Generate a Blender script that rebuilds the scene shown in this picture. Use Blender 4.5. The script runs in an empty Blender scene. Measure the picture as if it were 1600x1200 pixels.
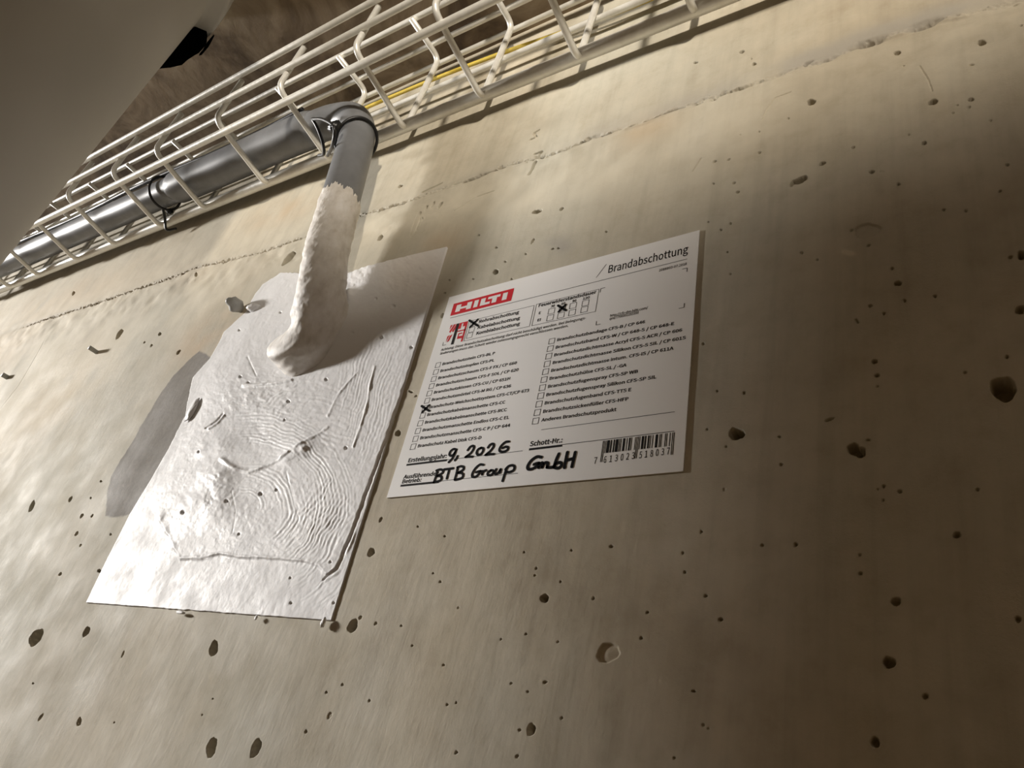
import bpy, bmesh, math, random
import numpy as np
from mathutils import Vector, Matrix

random.seed(4); RNG = np.random.default_rng(7)
scene = bpy.context.scene
Z0 = 2.0                       # the camera is held 2 m above the floor
DW = 0.2277                    # distance from the camera to the wall

# ------------------------------------------------------------------ camera
ROT = np.array([[0.82599, -0.10038, -0.55467],
                [0.51025,  0.55135,  0.66005],
                [0.23956, -0.82821,  0.50663]])      # world axes in camera axes (x right, y down, z forward)
FPX = 1120.0
cam_d = bpy.data.cameras.new('camera'); cam = bpy.data.objects.new('camera', cam_d)
scene.collection.objects.link(cam)
right, down, fwd = ROT[:, 0], ROT[:, 1], ROT[:, 2]
M = Matrix(((right[0], -down[0], -fwd[0], 0), (right[1], -down[1], -fwd[1], -DW),
            (right[2], -down[2], -fwd[2], Z0), (0, 0, 0, 1)))
cam.matrix_world = M
cam_d.sensor_fit = 'HORIZONTAL'; cam_d.sensor_width = 36.0
cam_d.lens = 36.0 * FPX / 1600.0
cam_d.clip_start = 0.01; cam_d.clip_end = 50
scene.camera = cam

# ------------------------------------------------------------------ light
w = bpy.data.worlds.new('world'); scene.world = w; w.use_nodes = True
w.node_tree.nodes['Background'].inputs[0].default_value = (0.047, 0.026, 0.0085, 1)
w.node_tree.nodes['Background'].inputs[1].default_value = 1.0

def aim(o, target):
    d = Vector(target) - o.location
    o.rotation_euler = d.to_track_quat('-Z', 'Y').to_euler()

ld = bpy.data.lights.new('work_lamp', 'AREA'); ld.shape = 'DISK'; ld.size = 0.32
ld.energy = 170.0; ld.color = (1.0, 0.965, 0.92)
lamp = bpy.data.objects.new('work_lamp', ld); scene.collection.objects.link(lamp)
lamp.location = (-3.40, -1.06, Z0 + 0.40); aim(lamp, (-0.5, 0, Z0 + 0.2))

sd = bpy.data.lights.new('ceiling_spot', 'SPOT'); sd.energy = 84.0; sd.color = (1.0, 0.90, 0.76)
sd.spot_size = math.radians(76); sd.spot_blend = 0.42; sd.shadow_soft_size = 0.04
spot = bpy.data.objects.new('ceiling_spot', sd); scene.collection.objects.link(spot)
spot.location = (0.42, -1.15, Z0 + 0.48); aim(spot, (-0.14, 0, Z0 + 1.115))

vs = scene.view_settings
scene.display_settings.display_device = 'sRGB'
vs.view_transform = 'Standard'; vs.look = 'None'; vs.gamma = 1.0; vs.exposure = 0.0
vs.use_curve_mapping = False

# ------------------------------------------------------------------ measuring helpers (authoring of wall coordinates)
def ray(px, py): return ROT @ np.array([px - 800.0, py - 600.0, FPX])
def at_y(px, py, y=0.0):
    r = ray(px, py); t = (DW + y) / r[1]; return np.array([r[0] * t, y, r[2] * t])
def at_x(px, py, x):
    r = ray(px, py); t = x / r[0]; return np.array([x, -DW + r[1] * t, r[2] * t])
def proj_wall(x, z):
    q = np.stack([x, np.full_like(x, DW), z], -1) @ ROT
    return q[..., 0] / q[..., 2] * FPX + 800, q[..., 1] / q[..., 2] * FPX + 600

# ------------------------------------------------------------------ object helpers
COL = scene.collection
def tag(o, label=None, cat=None, group=None, kind=None):
    if label: o['label'] = label
    if cat: o['category'] = cat
    if group: o['group'] = group
    if kind: o['kind'] = kind
    return o

def empty(name, loc, label, cat, group=None):
    o = bpy.data.objects.new(name, None); COL.objects.link(o)
    o.location = (loc[0], loc[1], loc[2] + Z0); o.empty_display_size = 0.01
    o['base'] = [float(loc[0]), float(loc[1]), float(loc[2])]
    return tag(o, label, cat, group)

def base_of(parent):
    b = np.zeros(3)
    p = parent
    while p is not None:
        if 'base' in p: b += np.array(p['base'])
        p = p.parent
    return b

def obj(name, verts, faces, mat, parent=None, smooth=True, origin=None):
    v = np.asarray(verts, float)
    if parent is not None: off = base_of(parent)
    elif origin is not None: off = np.asarray(origin, float)
    else: off = np.zeros(3)
    me = bpy.data.meshes.new(name)
    v = v - off
    if isinstance(faces, np.ndarray):
        k = faces.shape[1]
        me.vertices.add(len(v)); me.vertices.foreach_set('co', v.astype(np.float32).ravel())
        me.loops.add(faces.size); me.loops.foreach_set('vertex_index', faces.astype(np.int32).ravel())
        me.polygons.add(len(faces))
        me.polygons.foreach_set('loop_start', np.arange(0, faces.size, k, dtype=np.int32))
        me.update(calc_edges=True); me.validate()
    else:
        me.from_pydata([tuple(p) for p in v], [], [tuple(f) for f in faces])
    me.polygons.foreach_set('use_smooth', np.full(len(me.polygons), bool(smooth)))
    me.materials.append(mat); me.update()
    o = bpy.data.objects.new(name, me); COL.objects.link(o)
    if parent is not None: o.parent = parent
    else: o.location = (off[0], off[1], off[2] + Z0)
    return o

def drop_base(o):
    if 'base' in o: del o['base']

class MB:
    def __init__(s): s.v = []; s.f = []
    def add(s, v, f):
        n = len(s.v); s.v += [tuple(map(float, p)) for p in v]; s.f += [tuple(i + n for i in q) for q in f]
    def build(s, name, mat, parent=None, smooth=True, origin=None):
        return obj(name, s.v, s.f, mat, parent, smooth, origin)

def frames(P):
    P = np.asarray(P, float); T = np.gradient(P, axis=0); T /= np.linalg.norm(T, axis=1)[:, None]
    a = np.array([0, -1.0, 0]) if abs(T[0][1]) < 0.9 else np.array([0, 0, 1.0])
    n = a - T[0] * (a @ T[0]); n /= np.linalg.norm(n); N = [n]
    for i in range(1, len(P)):
        n = N[-1] - T[i] * (N[-1] @ T[i]); n /= np.linalg.norm(n); N.append(n)
    N = np.array(N); return T, N, np.cross(T, N)

def smooth_path(pts, n):
    """Catmull-Rom through the points, n samples"""
    P = np.asarray(pts, float); P = np.vstack([2 * P[0] - P[1], P, 2 * P[-1] - P[-2]])
    seg = len(P) - 3; out = []
    d = np.linalg.norm(np.diff(P[1:-1], axis=0), axis=1); cum = np.r_[0, np.cumsum(d)]
    for s in np.linspace(0, cum[-1] * 0.999999, n):
        i = min(np.searchsorted(cum, s, side='right') - 1, seg - 1); t = (s - cum[i]) / d[i]
        a, b, c, e = P[i:i + 4]
        out.append(.5 * ((2 * b) + (c - a) * t + (2 * a - 5 * b + 4 * c - e) * t * t + (3 * b - a - 3 * c + e) * t ** 3))
    return np.array(out)

def tube(P, r, seg=12, caps=True):
    P = np.asarray(P, float); T, N, B = frames(P); n = len(P)
    r = np.broadcast_to(np.asarray(r, float), (n,))
    a = np.linspace(0, 2 * math.pi, seg, endpoint=False)
    V = P[:, None] + r[:, None, None] * (np.cos(a)[None, :, None] * N[:, None] + np.sin(a)[None, :, None] * B[:, None])
    V = V.reshape(-1, 3).tolist()
    F = [(i * seg + j, i * seg + (j + 1) % seg, (i + 1) * seg + (j + 1) % seg, (i + 1) * seg + j) for i in range(n - 1) for j in range(seg)]
    if caps:
        F.append(tuple(range(seg))[::-1]); F.append(tuple((n - 1) * seg + j for j in range(seg)))
    return V, F

# numpy value noise
def vnoise(x, y, seed=0):
    xi = np.floor(x).astype(np.int64); yi = np.floor(y).astype(np.int64); fx = x - xi; fy = y - yi
    fx = fx * fx * (3 - 2 * fx); fy = fy * fy * (3 - 2 * fy)
    def h(a, b):
        n = (a * 374761393 + b * 668265263 + seed * 974711) & 0x7fffffff
        n = ((n ^ (n >> 13)) * 1274126177) & 0x7fffffff
        return ((n ^ (n >> 16)) & 0xffff) / 65535.0
    return (h(xi, yi) * (1 - fx) + h(xi + 1, yi) * fx) * (1 - fy) + (h(xi, yi + 1) * (1 - fx) + h(xi + 1, yi + 1) * fx) * fy
def fbm(x, y, o=4, seed=0):
    s = np.zeros_like(np.asarray(x, float)); a = .5
    for k in range(o):
        s = s + a * (vnoise(x * 2 ** k + 17.3 * k, y * 2 ** k + 5.1 * k, seed + k) - .5) * 2; a *= .5
    return s
def sst(a, b, x):
    t = np.clip((x - a) / (b - a), 0, 1); return t * t * (3 - 2 * t)
def seg_dist(x, y, pts):
    """distance to polyline and signed side of nearest segment"""
    best = np.full(x.shape, 1e9); side = np.zeros(x.shape); along = np.zeros(x.shape); L = 0
    for (ax, ay), (bx, by) in zip(pts[:-1], pts[1:]):
        dx, dy = bx - ax, by - ay; l2 = dx * dx + dy * dy; l = math.sqrt(l2)
        t = np.clip(((x - ax) * dx + (y - ay) * dy) / l2, 0, 1)
        d = np.hypot(x - ax - t * dx, y - ay - t * dy); m = d < best
        best = np.where(m, d, best); side = np.where(m, (dx * (y - ay) - dy * (x - ax)) / l, side); along = np.where(m, L + t * l, along)
        L += l
    return best, side, along
def inside(x, y, poly):
    r = np.zeros(x.shape, bool); n = len(poly); j = n - 1
    for i in range(n):
        xi, yi = poly[i]; xj, yj = poly[j]
        if yi != yj: r ^= ((yi > y) != (yj > y)) & (x < (xj - xi) * (y - yi) / (yj - yi) + xi)
        j = i
    return r

# ------------------------------------------------------------------ materials
def mat(name, color, rough=.5, metal=0., spec=.5):
    m = bpy.data.materials.new(name); m.use_nodes = True
    b = m.node_tree.nodes['Principled BSDF']
    b.inputs['Base Color'].default_value = (*color, 1); b.inputs['Roughness'].default_value = rough
    b.inputs['Metallic'].default_value = metal; b.inputs['Specular IOR Level'].default_value = spec
    return m
class NT:
    def __init__(s, m): s.t = m.node_tree; s.b = s.t.nodes['Principled BSDF']; s.co = s.t.nodes.new('ShaderNodeTexCoord').outputs['Object']
    def n(s, t, **k):
        o = s.t.nodes.new(t)
        for a, v in k.items(): setattr(o, a, v)
        return o
    def link(s, a, b): s.t.links.new(a, b)
    def noise(s, scale, detail=5, rough=.55, vec=None, stretch=None, dist=0.):
        v = vec or s.co
        if stretch:
            mp = s.n('ShaderNodeMapping'); mp.inputs['Scale'].default_value = stretch; s.link(v, mp.inputs[0]); v = mp.outputs[0]
        o = s.n('ShaderNodeTexNoise'); o.inputs['Scale'].default_value = scale; o.inputs['Detail'].default_value = detail
        o.inputs['Roughness'].default_value = rough; o.inputs['Distortion'].default_value = dist; s.link(v, o.inputs['Vector'])
        return o.outputs['Fac']
    def ramp(s, fac, stops):
        r = s.n('ShaderNodeValToRGB'); e = r.color_ramp.elements
        while len(e) < len(stops): e.new(.5)
        for i, (p, c) in enumerate(stops):
            e[i].position = p; e[i].color = (*c, 1) if len(c) == 3 else c
        s.link(fac, r.inputs[0]); return r.outputs[0]
    def mix(s, fac, a, b, mode='MIX'):
        m = s.n('ShaderNodeMix', data_type='RGBA', blend_type=mode)
        for i, v in ((0, fac), (6, a), (7, b)):
            if hasattr(v, 'is_linked'): s.link(v, m.inputs[i])
            elif i == 0: m.inputs[0].default_value = v
            else: m.inputs[i].default_value = (*v, 1)
        return m.outputs[2]
    def attr(s, name): return s.n('ShaderNodeAttribute', attribute_name=name).outputs['Fac']
    def math(s, op, a, b):
        m = s.n('ShaderNodeMath', operation=op)
        for i, v in ((0, a), (1, b)):
            if hasattr(v, 'is_linked'): s.link(v, m.inputs[i])
            else: m.inputs[i].default_value = v
        return m.outputs[0]
    def bump(s, h, strength, dist, prev=None):
        o = s.n('ShaderNodeBump'); o.inputs['Strength'].default_value = strength; o.inputs['Distance'].default_value = dist
        s.link(h, o.inputs['Height'])
        if prev: s.link(prev, o.inputs['Normal'])
        return o.outputs[0]
    def color(s, c): s.link(c, s.b.inputs['Base Color'])
    def normal(s, c): s.link(c, s.b.inputs['Normal'])
    def rough(s, c): s.link(c, s.b.inputs['Roughness'])

def concrete():
    m = mat('concrete', (.5, .44, .34), .62, spec=.3); t = NT(m)
    big = t.ramp(t.noise(7, 6, .6, dist=.4), [(.30, (.355, .305, .225)), (.45, (.435, .385, .295)), (.6, (.52, .475, .38)), (.75, (.59, .55, .46))])
    green = t.mix(t.ramp(t.noise(4.3, 4, .5), [(.40, (0, 0, 0)), (.62, (1, 1, 1))]), big, (.45, .43, .36))
    streak = t.ramp(t.noise(1, 6, .6, stretch=(95, 1, 7)), [(.32, (.80, .79, .77)), (.5, (1, 1, 1)), (.72, (1.08, 1.07, 1.05))])
    c = t.mix(.5, green, streak, 'MULTIPLY')
    streak2 = t.ramp(t.noise(1, 4, .5, stretch=(260, 1, 14)), [(.36, (.86, .85, .84)), (.5, (1, 1, 1))])
    c = t.mix(.2, c, streak2, 'MULTIPLY')
    mott = t.ramp(t.noise(70, 5, .65), [(.34, (.90, .88, .85)), (.5, (1, 1, 1)), (.7, (1.07, 1.06, 1.05))])
    c = t.mix(.8, c, mott, 'MULTIPLY')
    c = t.mix(t.math('MULTIPLY', t.attr('rust'), .75), c, (.47, .335, .20))
    c = t.mix(t.math('MULTIPLY', t.attr('lime'), .65), c, (.65, .60, .485))
    c = t.mix(t.math('MULTIPLY', t.attr('grey'), .70), c, (.34, .32, .285))
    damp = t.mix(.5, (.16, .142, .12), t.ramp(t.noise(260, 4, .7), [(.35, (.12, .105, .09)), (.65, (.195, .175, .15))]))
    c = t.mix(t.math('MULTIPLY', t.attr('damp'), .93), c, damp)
    t.color(c)
    n1 = t.bump(t.noise(55, 7, .62), .24, .0016)
    n2 = t.bump(t.noise(1, 5, .6, stretch=(300, 300, 40)), .22, .0006, n1)
    n3 = t.bump(t.noise(1100, 3, .6), .22, .00025, n2)
    t.normal(n3)
    t.rough(t.ramp(t.noise(30, 4), [(.3, (.66, .66, .66)), (.7, (.86, .86, .86))]))
    return m
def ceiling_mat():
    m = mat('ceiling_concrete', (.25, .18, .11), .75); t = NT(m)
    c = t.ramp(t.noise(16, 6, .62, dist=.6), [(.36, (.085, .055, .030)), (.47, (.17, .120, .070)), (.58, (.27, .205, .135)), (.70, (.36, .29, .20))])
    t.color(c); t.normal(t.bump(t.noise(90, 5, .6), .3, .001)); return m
def paste_mat():
    m = mat('white_sealant', (.80, .795, .80), .30, spec=.28); t = NT(m)
    c = t.ramp(t.noise(14, 5, .6), [(.32, (.70, .698, .71)), (.5, (.77, .768, .776)), (.72, (.82, .818, .822))])
    c = t.mix(t.math('MULTIPLY', t.attr('pipe_shadow'), .85), c, (.73, .655, .58))  # brown tint of the pipe's soft shadow, painted into the sealant colour
    t.color(c)
    t.rough(t.ramp(t.noise(45, 4), [(.35, (.44, .44, .44)), (.7, (.68, .68, .68))]))
    n = t.bump(t.noise(420, 4, .6), .25, .0004); t.normal(n); return m
def coat_mat():
    m = mat('dried_sealant', (.70, .67, .63), .6); t = NT(m)
    t.color(t.ramp(t.noise(1, 6, .6, stretch=(120, 120, 60)), [(.32, (.56, .52, .47)), (.5, (.70, .665, .62)), (.7, (.80, .78, .76))]))
    t.normal(t.bump(t.noise(1, 6, .62, stretch=(330, 330, 190)), .35, .0007)); return m
def pvc(name, col, rough):
    m = mat(name, col, rough); t = NT(m)
    t.color(t.mix(t.ramp(t.noise(60, 5, .6), [(.4, (0, 0, 0)), (.75, (1, 1, 1))]), col, tuple(min(1, c * 1.22 + .01) for c in col)))
    t.normal(t.bump(t.noise(240, 3), .06, .0004)); return m
def zinc():
    m = mat('zinc_wire', (.82, .81, .77), .30, .28); t = NT(m)
    t.color(t.ramp(t.noise(120, 4, .6), [(.3, (.72, .70, .65)), (.55, (.80, .79, .74)), (.75, (.85, .84, .80))]))
    t.rough(t.ramp(t.noise(300, 3), [(.3, (.28, .28, .28)), (.7, (.46, .46, .46))])); return m
def paper_mat():
    m = mat('label_paper', (.80, .795, .795), .45); t = NT(m)
    t.color(t.ramp(t.noise(9, 3), [(.3, (.85, .845, .84)), (.7, (.88, .875, .87))])); return m
def painted():
    m = mat('matt_grey_plastic', (.47, .435, .385), .55); t = NT(m)
    t.color(t.ramp(t.noise(8, 3, .5), [(.3, (.29, .268, .232)), (.7, (.34, .314, .273))]))
    t.normal(t.bump(t.noise(160, 3), .05, .0005)); return m

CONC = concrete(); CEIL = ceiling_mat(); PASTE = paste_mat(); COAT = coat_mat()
PIPE = pvc('grey_pvc', (.155, .16, .17), .40); ZINC = zinc(); PAPER = paper_mat(); DUCT = painted()
BLACK = mat('black_nylon', (.006, .006, .007), .42); GAP_SHADE = mat('gap_shade_black', (.001, .001, .001), 1.0, spec=.0)  # the lightless black is for the shaded gap at the pipe collar
CABLE_B = mat('black_sheath', (.012, .012, .016), .4); CABLE_Y = pvc('yellow_sheath', (.62, .47, .07), .5)
INK = mat('black_ink', (.010, .009, .009), .8, spec=.15); MARK = mat('marker_ink', (.003, .003, .004), .85, spec=.1)
RED = mat('red_ink', (.56, .012, .022), .7, spec=.2); WHITE = mat('white_print', (.80, .79, .79), .5); GREYINK = mat('thin_ink', (.05, .048, .046), .8, spec=.15)

# ------------------------------------------------------------------ wall: adaptive grid with pits and pour joint
C = .003; NF = 12
X_MIN, X_MAX, Z_MIN, CEIL_Z = -1.5, .36, -.27, .525
NX = int(round((X_MAX - X_MIN) / C)); NZ = int(round((CEIL_Z - Z_MIN) / C))

PITS = [  # px, py, half width, half height, tilt(deg, counter-clockwise in the photo), shape (0 hole, 1 shallow dish)
 (56,996,8,15,58,0),(135,987,4,9,62,0),(334,1013,6,13,75,0),(331,1168,7,16,72,0),(400,1169,7,15,66,0),(124,1128,3.5,6.5,75,0),
 (64,1121,2,7,55,0),(192,1022,1.3,6,70,0),(478,1143,2,3,70,0),(510,1082,2,2,0,0),(515,1118,3,6,60,1),(52,1068,1.5,1.5,0,0),
 (179,1129,1.3,1.3,0,0),(316,1117,1.4,1.4,0,0),(333,1092,1.2,1.2,0,0),(595,812,2,4.5,60,0),(580,863,5,7,55,0),(551,978,7,10.5,62,0),
 (563,965,2.2,3,60,0),(587,974,2,3,60,0),(851,935,6,7,50,0),(950,1020,14,19,20,1),(830,1140,6.5,9.5,70,0),(955,854,3,2.5,0,0),
 (808,1182,2.3,3,60,0),(713,1176,2.2,2.6,60,0),(852,1066,4,2,20,0),(535,1070,2,2,0,0),(577,1095,1.7,2.2,60,0),(644,1009,1.6,1.6,0,0),
 (688,909,1.8,1.8,0,0),(677,896,1.4,1.4,0,0),(653,823,1.6,1.6,0,0),(695,838,1.6,1.6,0,0),(927,935,2,2.3,0,0),(1012,957,2.3,2.3,0,0),
 (1002,997,2.3,2.3,0,0),(893,860,1.6,1.6,0,0),(876,909,1.6,1.6,0,0),(819,863,1.7,1.7,0,0),(838,888,1.8,1.8,0,0),(836,899,1.6,1.6,0,0),
 (822,991,1.8,1.8,0,0),(872,1003,1.6,1.6,0,0),(699,1101,1.8,1.8,0,0),(713,1098,1.6,1.6,0,0),(693,1039,1.8,1.8,0,0),(799,1068,1.7,1.7,0,0),
 (878,1122,2.1,2.1,0,0),(825,1081,1.8,1.8,0,0),(627,978,1.6,1.6,0,0),(716,950,1.4,1.4,0,0),(812,1141,2.3,2,0,0),(783,999,1.5,1.5,0,0),
 (1495,836,6,5,0,0),(1400,940,7,7,0,0),(1389,1035,10,9.5,0,0),(1367,1160,7.5,8.5,0,0),(1446,1088,5,4,0,0),(1243,851,3.3,3.3,0,0),
 (1191,852,2.5,2.7,0,0),(1126,968,3.7,3,0,0),(1103,931,2.7,2.5,0,0),(1070,894,2.2,2.2,0,0),(1067,864,2.2,2.2,0,0),(1096,831,2.3,2.3,0,0),
 (1344,896,3,3,0,0),(1343,867,2.3,2.3,0,0),(1591,968,5,5,0,0),(1084,1080,3.5,1.8,0,0),(1099,1133,2.2,2,0,0),(1053,1184,2.2,2.2,0,0),
 (1107,1138,1.6,1.6,0,0),(1250,282,13,5,22,0),(1238,287,3,6,62,0),(1285,256,5.5,3,28,0),(1362,269,4.5,2.6,10,0),(1378,269,4,2,0,1),
 (1444,224,4,3,10,0),(1333,231,3,2,10,0),(1187,239,2.6,1.8,20,0),(1117,253,3,2,35,0),(1139,250,3,1.5,35,0),(1153,300,3,2,15,0),
 (1147,286,3,1.7,20,0),(1115,287,1.8,1.5,0,0),(1355,360,20,11.5,5,1),(1403,443,5.5,4,10,0),(1568,607,20,19,0,0),(1596,399,6,7,0,0),
 (1595,484,9,6,10,0),(1579,402,2.6,2.6,0,0),(1367,565,4.5,3.6,0,0),(1370,587,3.2,2.8,0,0),(1461,463,2.6,2.6,0,0),(1413,470,2.8,2.3,0,0),
 (1394,420,2.6,2.3,0,0),(1381,490,2.2,2.2,0,0),(1360,478,2.8,2.2,0,0),(1357,384,3,2,30,0),(1253,395,2.6,2.4,0,0),(1277,406,1.8,1.8,0,0),
 (1331,360,2.8,1.8,40,0),(1475,328,2.2,2.2,0,0),(1509,330,2.2,2.2,0,0),(1563,299,2.2,2,0,0),(1574,258,2.6,2.2,0,0),(1404,288,2.8,2.2,0,0),
 (1099,537,2.1,2.1,0,0),(1163,614,2.3,2.3,0,0),(1121,611,1.7,1.7,0,0),(1508,582,2.2,2,0,0),(1573,557,3,3,0,0),(1127,359,1.9,1.7,0,0),
 (1142,349,1.7,1.7,0,0),(1339,502,1.8,5,-58,0),(1107,347,1.4,1.4,0,0),(1137,394,1.4,1.4,0,0),(1142,428,1.5,1.5,0,0),(1151,678,12,9.5,5,0),
 (1334,702,10,9,-20,0),(1344,707,9,8,20,0),(1296,656,8,2.4,18,0),(1371,587,3,3,0,0),(1218,683,2.1,2.1,0,0),(1221,726,2.1,2.1,0,0),
 (1406,768,3.6,3.4,0,0),(1381,760,2.5,2.5,0,0),(1528,765,2.6,2.6,0,0),(1356,688,3.6,1.6,0,0),(1105,671,1.7,1.7,0,0),(1132,765,2,2.6,0,1),
 (1135,698,1.8,1.8,0,0),(1372,765,1.6,1.6,0,0),(1380,782,1.8,1.8,0,0),(1371,604,1.8,1.8,0,0),
 (1159,81,4,2.5,15,0),(1087,98,3.6,1.9,10,0),(1178,100,3.5,2.6,30,0),(1174,92,1.6,1.3,0,0),(1268,161,7,4.3,12,0),(1458,160,8,4.2,15,0),
 (1402,83,5.5,3,10,0),(1534,69,6.2,3.4,12,0),(1517,156,4.8,3,10,0),(1514,168,3,1.9,15,0),(1489,177,1.8,1.5,0,0),(1548,189,2,1.7,0,0),
 (1496,165,1.8,1.4,0,0),(1596,43,2.6,2,0,0),(1232,186,1.8,1.5,0,0),(1187,207,1.5,1.2,0,0),(1157,212,1.4,1.1,0,0),(1420,211,1.9,1.5,0,0),
 (1412,104,1.7,1.3,0,0),(1518,102,4,1.6,0,0),
 (452,404,3.8,14,48,0),(595,372,3,5.5,55,0),(626,291,4.5,2,32,0),(655,350,3,13,68,1),(677,321,2,6,55,0),(688,322,2,6.5,50,0),(666,326,2,5,60,0),
 (840,331,8,3,18,0),(878,327,4,1.9,40,0),(833,377,1.6,5.2,60,0),(775,425,4.5,3.6,25,0),(776,387,2.2,1.6,0,0),(748,368,2.3,1.5,20,0),
 (790,409,1.9,1.4,0,0),(822,397,1.7,1.3,0,0),(692,493,2.4,4.5,60,0),(622,677,4,5,40,0),(702,438,2,1.5,0,0),(695,458,2,1.4,0,0),(740,436,1.5,1.3,0,0),
 (692,556,2.2,1.6,0,0),(642,612,4,1.6,-20,0),(650,619,2.5,1.3,30,0),(873,388,2,1.4,0,0),(864,389,2.5,1.3,20,0),(948,362,1.9,1.5,0,0),(800,436,1.6,1.2,0,0),
 (187,522,3,9.5,58,0),(50,791,3,10,66,0),(110,780,2.2,5,55,0),(128,806,2,4,52,0),(120,834,2,4,55,0),(144,806,1.5,3,60,0),(126,852,1.4,2.5,60,0),
 (250,522,2,3.2,55,0),(279,550,2,4.8,50,0),(237,540,1.5,2.6,50,0),(226,535,1.3,2,50,0),(173,835,1.5,2,0,0),(155,892,3,2.5,0,0),(94,897,1.8,3.4,50,0),
 (308,430,1.8,3.4,70,0),(115,458,2,3.6,60,0),(142,778,1.3,1.8,0,0),(158,752,1.7,1.7,0,0),
]
JOINT = [(-60,545),(25,516),(82,497),(162,472),(212,454),(262,437),(307,420),(400,398),(470,374),(545,343),(600,328),(635,317),(672,303),(707,292),(745,278),
         (775,267),(807,257),(825,252),(850,245),(887,237),(912,222),(955,209),(1000,195),(1060,172),(1110,155),(1160,138),(1212,122),(1260,104),(1300,92),
         (1340,73),(1405,54),(1461,34),(1520,22),(1555,13),(1640,-14),(1760,-60)]
JW = [tuple(at_y(*p)[[0, 2]]) for p in JOINT]
JW = [(-1.5, JW[0][1] - .004)] + JW
JWA = np.array(JW)
def joint_z(x): return np.interp(x, JWA[:, 0], JWA[:, 1])
CRACKS = [  # px polyline, half width px, depth m
 ([(842,203),(834,208),(838,214),(829,218)],1.6,.0016), ([(838,255),(833,266),(829,274)],2.4,.0026), ([(836,240),(846,236),(840,246),(850,248)],1.8,.0020), ([(655,334),(650,348),(644,366)],3.2,.0030),
 ([(1192,188),(1200,170),(1212,155),(1236,146)],1.0,.0006), ([(1083,268),(1096,248)],1.0,.0006), ([(1437,105),(1450,125),(1456,143)],1.2,.0006), ([(0,640),(30,602),(72,530)],1.2,.00018),
 ([(710,330),(745,308),(772,300)],1.4,.0006), ([(660,300),(690,286)],1.4,.001),
]
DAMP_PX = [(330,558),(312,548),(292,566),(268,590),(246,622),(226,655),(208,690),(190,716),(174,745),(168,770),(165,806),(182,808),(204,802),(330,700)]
DAMP = [tuple(at_y(*p)[[0, 2]]) for p in DAMP_PX]

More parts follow.
